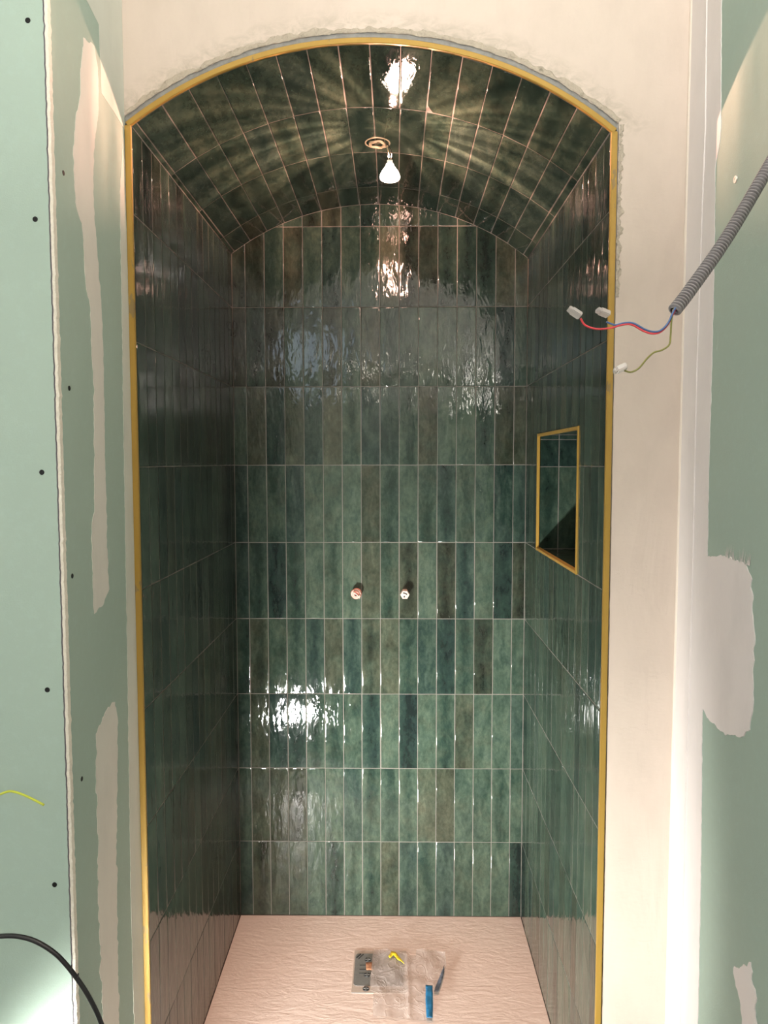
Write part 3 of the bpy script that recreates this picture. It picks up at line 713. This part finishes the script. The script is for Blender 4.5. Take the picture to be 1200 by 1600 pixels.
crumple('yellow_tape', [(0.501, -0.232), (0.510, -0.207), (0.523, -0.212), (0.536, -.236), (0.550, -0.267), (0.529, -0.245), (0.517, -0.225), (0.506, -0.240)], lambda x, y: .016+nz(x, y, 60, .002, 7), M['yellow'], 'torn scrap of bright yellow tape on the clear film', 'tape', thick=.0003)
# blue tape strip with a rolled end
crumple('blue_tape', rough_outline([(0.6105, -0.354), (0.6300, -0.356), (0.628, -0.425), (0.624, -0.484), (0.6075, -0.484), (0.607, -0.425)], .0006, 3), lambda x, y: .014+nz(x, y, 40, .001, 9), M['bluet'], 'blue tape strip on the right part of the clear film', 'tape', thick=.0003)
bm = bmesh.new()
pts = [(0.670, -0.262), (0.668, -0.295), (0.655, -0.345), (0.645, -0.377), (0.633, -0.376), (0.640, -.350), (0.652, -0.318)]
crumple('blue_flap', pts, lambda x, y: .010+.25*(y+.377)*.05+nz(x, y, 40, .001, 3), M['navy'], 'dark blue-grey flap at the right edge of the clear film', 'tape', thick=.0003)

# ------------------------------------------------------------------ spot bulb hanging from the vault
BX, BY, BZ = .509, -.548, 2.219      # centre of the bulb's face
lb = tag(empty('spot_bulb', (BX, BY, BZ)), 'lit reflector bulb hanging by its wires from the tiled vault', 'light bulb')
bulbglass = emit('glowing_bulb_glass', (1, .80, .66), 16)
bm = bmesh.new(); lathe(bm, [(0, -.002), (.012, -.0035), (.022, -.0012), (.0245, .002), (.0250, .006), (.0232, .012), (.0195, .019), (.0145, .026), (.0105, .031), (.0088, .036), (0, .036)], (BX, BY, BZ), (0, 0, 1), 36)
rebase(mesh_obj('reflector_glass', bm, bulbglass, None, True), lb)
bm = bmesh.new(); box(bm, (BX-.007, BY-.004, BZ+.035), (BX+.007, BY+.004, BZ+.046), 0, .0015); rebase(mesh_obj('bulb_base', bm, M['ceram']), lb)
for s in (-1, 1):
    bm = bmesh.new(); tube(bm, catmull([(BX+s*.003, BY, BZ+.044), (BX+s*.004, BY+.006, BZ+.065), (BX-.006+s*.003, BY+.03, BZ+.092), (BX-.014, BY+.058, BZ+.112), (BX-.016, BY+.062, BZ+.125)]), .0013, 8)
    w_ = rebase(mesh_obj('lead_wire', bm, M['black' if s > 0 else 'cablew'], None, True), lb)
# cut hole in the vault tile with a coil of cable showing
def vz(x): return arcz(x) - .0
HX, HY = .477, -.462
hs = tag(empty('ceiling_hole', (HX, HY, vz(HX))), 'round light cut-out in the vault tiles with coiled cable, beside the bulb', 'cut-out')
nv = Vector((AX-HX, 0, AZ-vz(HX))).normalized()
bm = bmesh.new(); lathe(bm, [(0, -.0005), (.029, -.0005), (.029, .0014), (.0325, .0018), (.0335, 0.0002), (.0335, -.002)], (HX, HY, vz(HX)), nv, 40)
for f in bm.faces:
    if f.calc_center_median() is not None and (f.calc_center_median()-Vector((HX, HY, vz(HX)))).length < .028: f.material_index = 1
rebase(mesh_obj('cut_rim', bm, [M['cablew'], M['dark']]), hs)
bm = bmesh.new(); u_, v_ = frame_from(nv)
pts = [Vector((HX, HY, vz(HX))) + nv*(.0045+.0015*math.sin(k*1.3)) + (.021-.0022*(k/20))*(math.cos(k*.33)*u_ + math.sin(k*.33)*v_) for k in range(44)]
tube(bm, pts, .0026, 8); rebase(mesh_obj('cable_coil', bm, M['cablew'], None, True), hs)

def light(name, typ, loc, power, col, **kw):
    d = bpy.data.lights.new(name, typ); d.energy = power; d.color = col
    for k, v in kw.items(): setattr(d, k, v)
    o = bpy.data.objects.new(name, d); S.collection.objects.link(o); o.location = loc; return o
light('bulb_beam', 'SPOT', (BX, BY, BZ-.006), P_BEAM, (1, .53, .38), spot_size=math.radians(70), spot_blend=1, shadow_soft_size=.018)
light('bulb_spill', 'POINT', (BX, BY, BZ-.024), P_BULB, (1, .56, .43), shadow_soft_size=.018)
# light leaking back through the dichroic reflector: streaked by its facets
ul = light('bulb_backlight', 'POINT', (BX, BY, BZ+.056), P_UP, (1, .50, .36), shadow_soft_size=.006)
ul.data.use_nodes = True; nt = ul.data.node_tree; em = nt.nodes['Emission']
tc = nt.nodes.new('ShaderNodeTexCoord'); sx = nt.nodes.new('ShaderNodeSeparateXYZ'); nt.links.new(tc.outputs['Normal'], sx.inputs[0])
def nm_(op, a, b=0.0, cl=False):
    x = nt.nodes.new('ShaderNodeMath'); x.operation = op; x.use_clamp = cl
    for i, v in enumerate((a, b)):
        if isinstance(v, bpy.types.NodeSocket): nt.links.new(v, x.inputs[i])
        else: x.inputs[i].default_value = v
    return x.outputs[0]
az = nm_('ARCTAN2', sx.outputs[1], sx.outputs[0])
cv = nt.nodes.new('ShaderNodeCombineXYZ'); nt.links.new(nm_('COSINE', az), cv.inputs[0]); nt.links.new(nm_('SINE', az), cv.inputs[1]); nt.links.new(nm_('MULTIPLY', sx.outputs[2], .12), cv.inputs[2])
no = nt.nodes.new('ShaderNodeTexNoise'); no.inputs['Scale'].default_value = 7.5; no.inputs['Detail'].default_value = 3; nt.links.new(cv.outputs[0], no.inputs['Vector'])
st = nm_('POWER', nm_('MULTIPLY', nm_('SUBTRACT', no.outputs['Fac'], .36), 3.6, True), 1.6)
side = nm_('MULTIPLY', nm_('ADD', sx.outputs[2], .42), 3.2, True)          # the rim of the reflector cuts it off below
top = nm_('SUBTRACT', 1, nm_('MULTIPLY', nm_('SUBTRACT', sx.outputs[2], .05), 2.2, True), True)
top = nm_('ADD', nm_('MULTIPLY', top, .982), .018)
nt.links.new(nm_('MULTIPLY', nm_('ADD', nm_('MULTIPLY', st, 1.5), .3), nm_('MULTIPLY', side, top)), em.inputs['Strength'])

# ------------------------------------------------------------------ conduit with wires and connectors
ca = Vector((1.060, -1.36, 1.955)); 
cpts = catmull([(XR-.0115, -1.335, 2.005), (1.042, -1.36, 1.936), (.973, -1.395, 1.8315), (.912, -1.43, 1.754), (.884, -1.448, 1.722)], 240)
cpts = [p for p in cpts]
co = tag(empty('conduit', cpts[0]), 'grey corrugated conduit hanging from the right wall with loose wires and connectors', 'conduit')
bm = bmesh.new(); PER = .0054
tube(bm, cpts, lambda i, n, s: .0072 + .0019*math.tanh(3*math.sin(2*math.pi*s/PER)), 18, caps=False)
rebase(mesh_obj('corrugated_tube', bm, M['conduit'], None, True), co)
YW = -1.455
def w3(seq, y0=YW): return [Vector((p[0], y0 + (p[2] if len(p) > 2 else 0), p[1])) for p in seq]
def wire(seq, rad, mat, nm, lb):
    bm = bmesh.new(); tube(bm, catmull(w3(seq), 10), rad, 10); o = rebase(mesh_obj(nm, bm, mat, None, True), co); o['label'] = lb; return o
wire([(.892, 1.735, .012), (.8805, 1.7195), (.8745, 1.706), (.866, 1.697), (.857, 1.6945), (.845, 1.6975), (.830, 1.7055), (.818, 1.706), (.806, 1.7035), (.794, 1.7065, -.004)], .00125, M['bluew'], 'wire', 'blue wire')
wire([(.893, 1.734, .016), (.882, 1.7185, .003), (.8755, 1.705, .003), (.866, 1.695, .002), (.855, 1.692), (.843, 1.6955), (.828, 1.7035), (.815, 1.7035), (.800, 1.6995), (.782, 1.6985), (.768, 1.703), (.761, 1.7115, -.002)], .00125, M['red'], 'wire', 'red wire')
wire([(.892, 1.737, .014), (.8820, 1.722, .004), (.8785, 1.705), (.8780, 1.690), (.8765, 1.678), (.867, 1.671), (.857, 1.668), (.848, 1.660), (.838, 1.648), (.828, 1.643), (.819, 1.6445, -.002)], .00115, M['gy'], 'wire', 'green and yellow wire')
def connector(c, d, roll_, L_, lb):
    "transparent push-in connector: stepped body, contact inside, round wire port"
    c = Vector(c); d = Vector(d).normalized(); u, v = frame_from(d)
    u, v = math.cos(roll_)*u + math.sin(roll_)*v, -math.sin(roll_)*u + math.cos(roll_)*v
    Mx = Matrix((u, v, d)).transposed().to_4x4(); Mx.translation = c
    bm = bmesh.new(); box(bm, (-.0052, -.0036, -L_/2), (.0052, .0036, L_*.28), 0, .0011); box(bm, (-.0044, -.0028, L_*.24), (.0044, .0028, L_/2), 0, .0010)
    for f in bm.verts: f.co = Mx @ f.co
    b = rebase(mesh_obj('connector', bm, M['clear']), co); b['label'] = lb
    bm = bmesh.new(); box(bm, (-.0032, -.0037, -.003), (-.0004, .0037, .003), 0, .0004); box(bm, (.0008, -.0018, -L_/2-.0002), (.0036, .0018, -L_/2+.0012), 0, .0003)
    for f in bm.verts: f.co = Mx @ f.co
    k = mesh_obj('contact', bm, M['copper']); k.parent = b; k.matrix_parent_inverse = b.matrix_parent_inverse
    return b
connector((.7530, YW-.002, 1.7195), (-.012, 0, .0078), .5, .019, 'clear connector on the red wire')
connector((.7890, YW-.004, 1.7190), (-.012, -.003, .004), .3, .018, 'clear connector on the blue wire')
connector((.8130, YW-.002, 1.6470), (-.012, 0, -.0052), .4, .018, 'clear connector on the green and yellow wire')

# ------------------------------------------------------------------ loose cables at the left
bm = bmesh.new()
tube(bm, catmull([(-.20, -1.52, .80), (-.12, -1.51, .866), (-.035, -1.50, .897), (0.003, -1.5, .9025), (.028, -1.5, .9015), (.052, -1.5, .893), (.077, -1.5, .8745), (.1015, -1.5, .843), (.120, -1.5, .810), (.133, -1.5, .776), (.146, -1.5, .726), (.15, -1.5, .60), (.12, -1.50, .3), (.06, -1.53, .05), (-.02, -1.60, -.026)], 12), .0031, 12)
o = mesh_obj('power_cable', bm, M['black'], None, True); tag(o, 'black cable arching across the lower left corner', 'cable')
bm = bmesh.new()
for x, z in ((.0925, .8565), (.1010, .8450)): tube(bm, [Vector((x, -1.5, z)), Vector((x+.0015, -1.502, z+.0045)), Vector((x+.0024, -1.503, z+.009))], .0009, 6)
mesh_obj('cable_spikes', bm, M['black'], o, True)  # two short black spikes on the cable
bm = bmesh.new(); tube(bm, catmull([(-.16, -1.258, .99), (-.105, -1.33, 1.012), (-.075, -1.35, 1.027), (-.061, -1.35, 1.0315), (-.048, -1.35, 1.0295), (-.028, -1.35, 1.021), (-.0085, -1.35, 1.0105)], 10), .0018, 10)
tag(mesh_obj('earth_wire', bm, M['yg'], None, True), 'green-yellow wire end poking in front of the left board', 'wire')

# ------------------------------------------------------------------ work light standing on the room floor, bottom left, below the frame
wk = tag(empty('work_light', (LX, LY, -.03)), 'black floor work light shining into the shower from below left', 'work light')
aim = (Vector((.50, 0, 1.0)) - Vector((LX, LY, LZ))).normalized(); wu = aim.cross(Vector((0, 0, 1))).normalized(); wv = wu.cross(aim)
Mw = Matrix((wu, wv, -aim)).transposed().to_4x4(); Mw.translation = Vector((LX, LY, LZ))
def tb(bm):
    for v in bm.verts: v.co = Mw @ v.co
bm = bmesh.new(); box(bm, (-.085, -.065, .004), (.085, .065, .045), 0, .006); tb(bm); rebase(mesh_obj('housing', bm, M['housing']), wk)
bm = bmesh.new(); box(bm, (-.070, -.052, -.001), (.070, .052, .004)); tb(bm)
led = emit('led_panel', (1, .985, .94), 1); rebase(mesh_obj('led_panel', bm, led), wk)
led.node_tree.nodes['Principled BSDF'].inputs['Emission Strength'].default_value = 12
bm = bmesh.new()
for s in (-1, 1): tube(bm, [Vector((LX+s*.095, LY+.05, -.027)), Vector((LX+s*.095, LY-.02, -.02)), Vector((LX+s*.092, LY, LZ))], .006, 8); tube(bm, [Vector((LX+s*.095, LY+.08, -.024)), Vector((LX+s*.095, LY-.14, -.024))], .006, 8)
tube(bm, [Vector((LX-.095, LY-.14, -.024)), Vector((LX+.095, LY-.14, -.024))], .006, 8)
rebase(mesh_obj('stand', bm, M['housing']), wk)

for (ux_, uy_), lbx in zip(FILL_XY, ('on the right behind the viewer', 'on the left behind the viewer')):  # unseen stands added to carry the ceiling fill
    u0 = tag(empty('fill_lamp', (ux_, uy_, -.03)), 'added, unseen uplighter standing ' + lbx, 'floor lamp')
    bm = bmesh.new(); lathe(bm, [(0, -.03), (.13, -.03), (.13, -.015), (.02, -.005), (0, -.005)], (ux_, uy_, 0), (0, 0, 1), 28); rebase(mesh_obj('base', bm, M['housing']), u0)
    bm = bmesh.new(); tube(bm, [Vector((ux_, uy_, -.01)), Vector((ux_, uy_, 1.78))], .011, 12); rebase(mesh_obj('pole', bm, M['housing']), u0)
    bm = bmesh.new(); lathe(bm, [(0, 1.77), (.05, 1.775), (.15, 1.83), (.165, 1.88), (.16, 1.88), (.14, 1.84), (.05, 1.79), (0, 1.785)], (ux_, uy_, 0), (0, 0, 1), 32); rebase(mesh_obj('bowl', bm, M['housing']), u0)

# ------------------------------------------------------------------ bare bulb hanging in the room behind the camera
px_, py_, pz_ = .36, -3.1, 2.17
pd = tag(empty('pendant_bulb', (px_, py_, pz_)), 'bare bulb hanging from the ceiling of the room behind the viewer', 'light bulb')
bm = bmesh.new(); lathe(bm, [(0, -.02), (.010, -.018), (.017, -.009), (.018, 0), (.015, .012), (.011, .024), (.011, .045), (0, .045)], (px_, py_, pz_), (0, 0, 1), 24)
pe = emit('pendant_glass', (1, .9, .76), P_PEND); rebase(mesh_obj('glass', bm, pe, None, True), pd)
bm = bmesh.new(); tube(bm, [Vector((px_, py_, pz_+.05)), Vector((px_, py_, ZT))], .004, 8); rebase(mesh_obj('cord', bm, M['black']), pd)
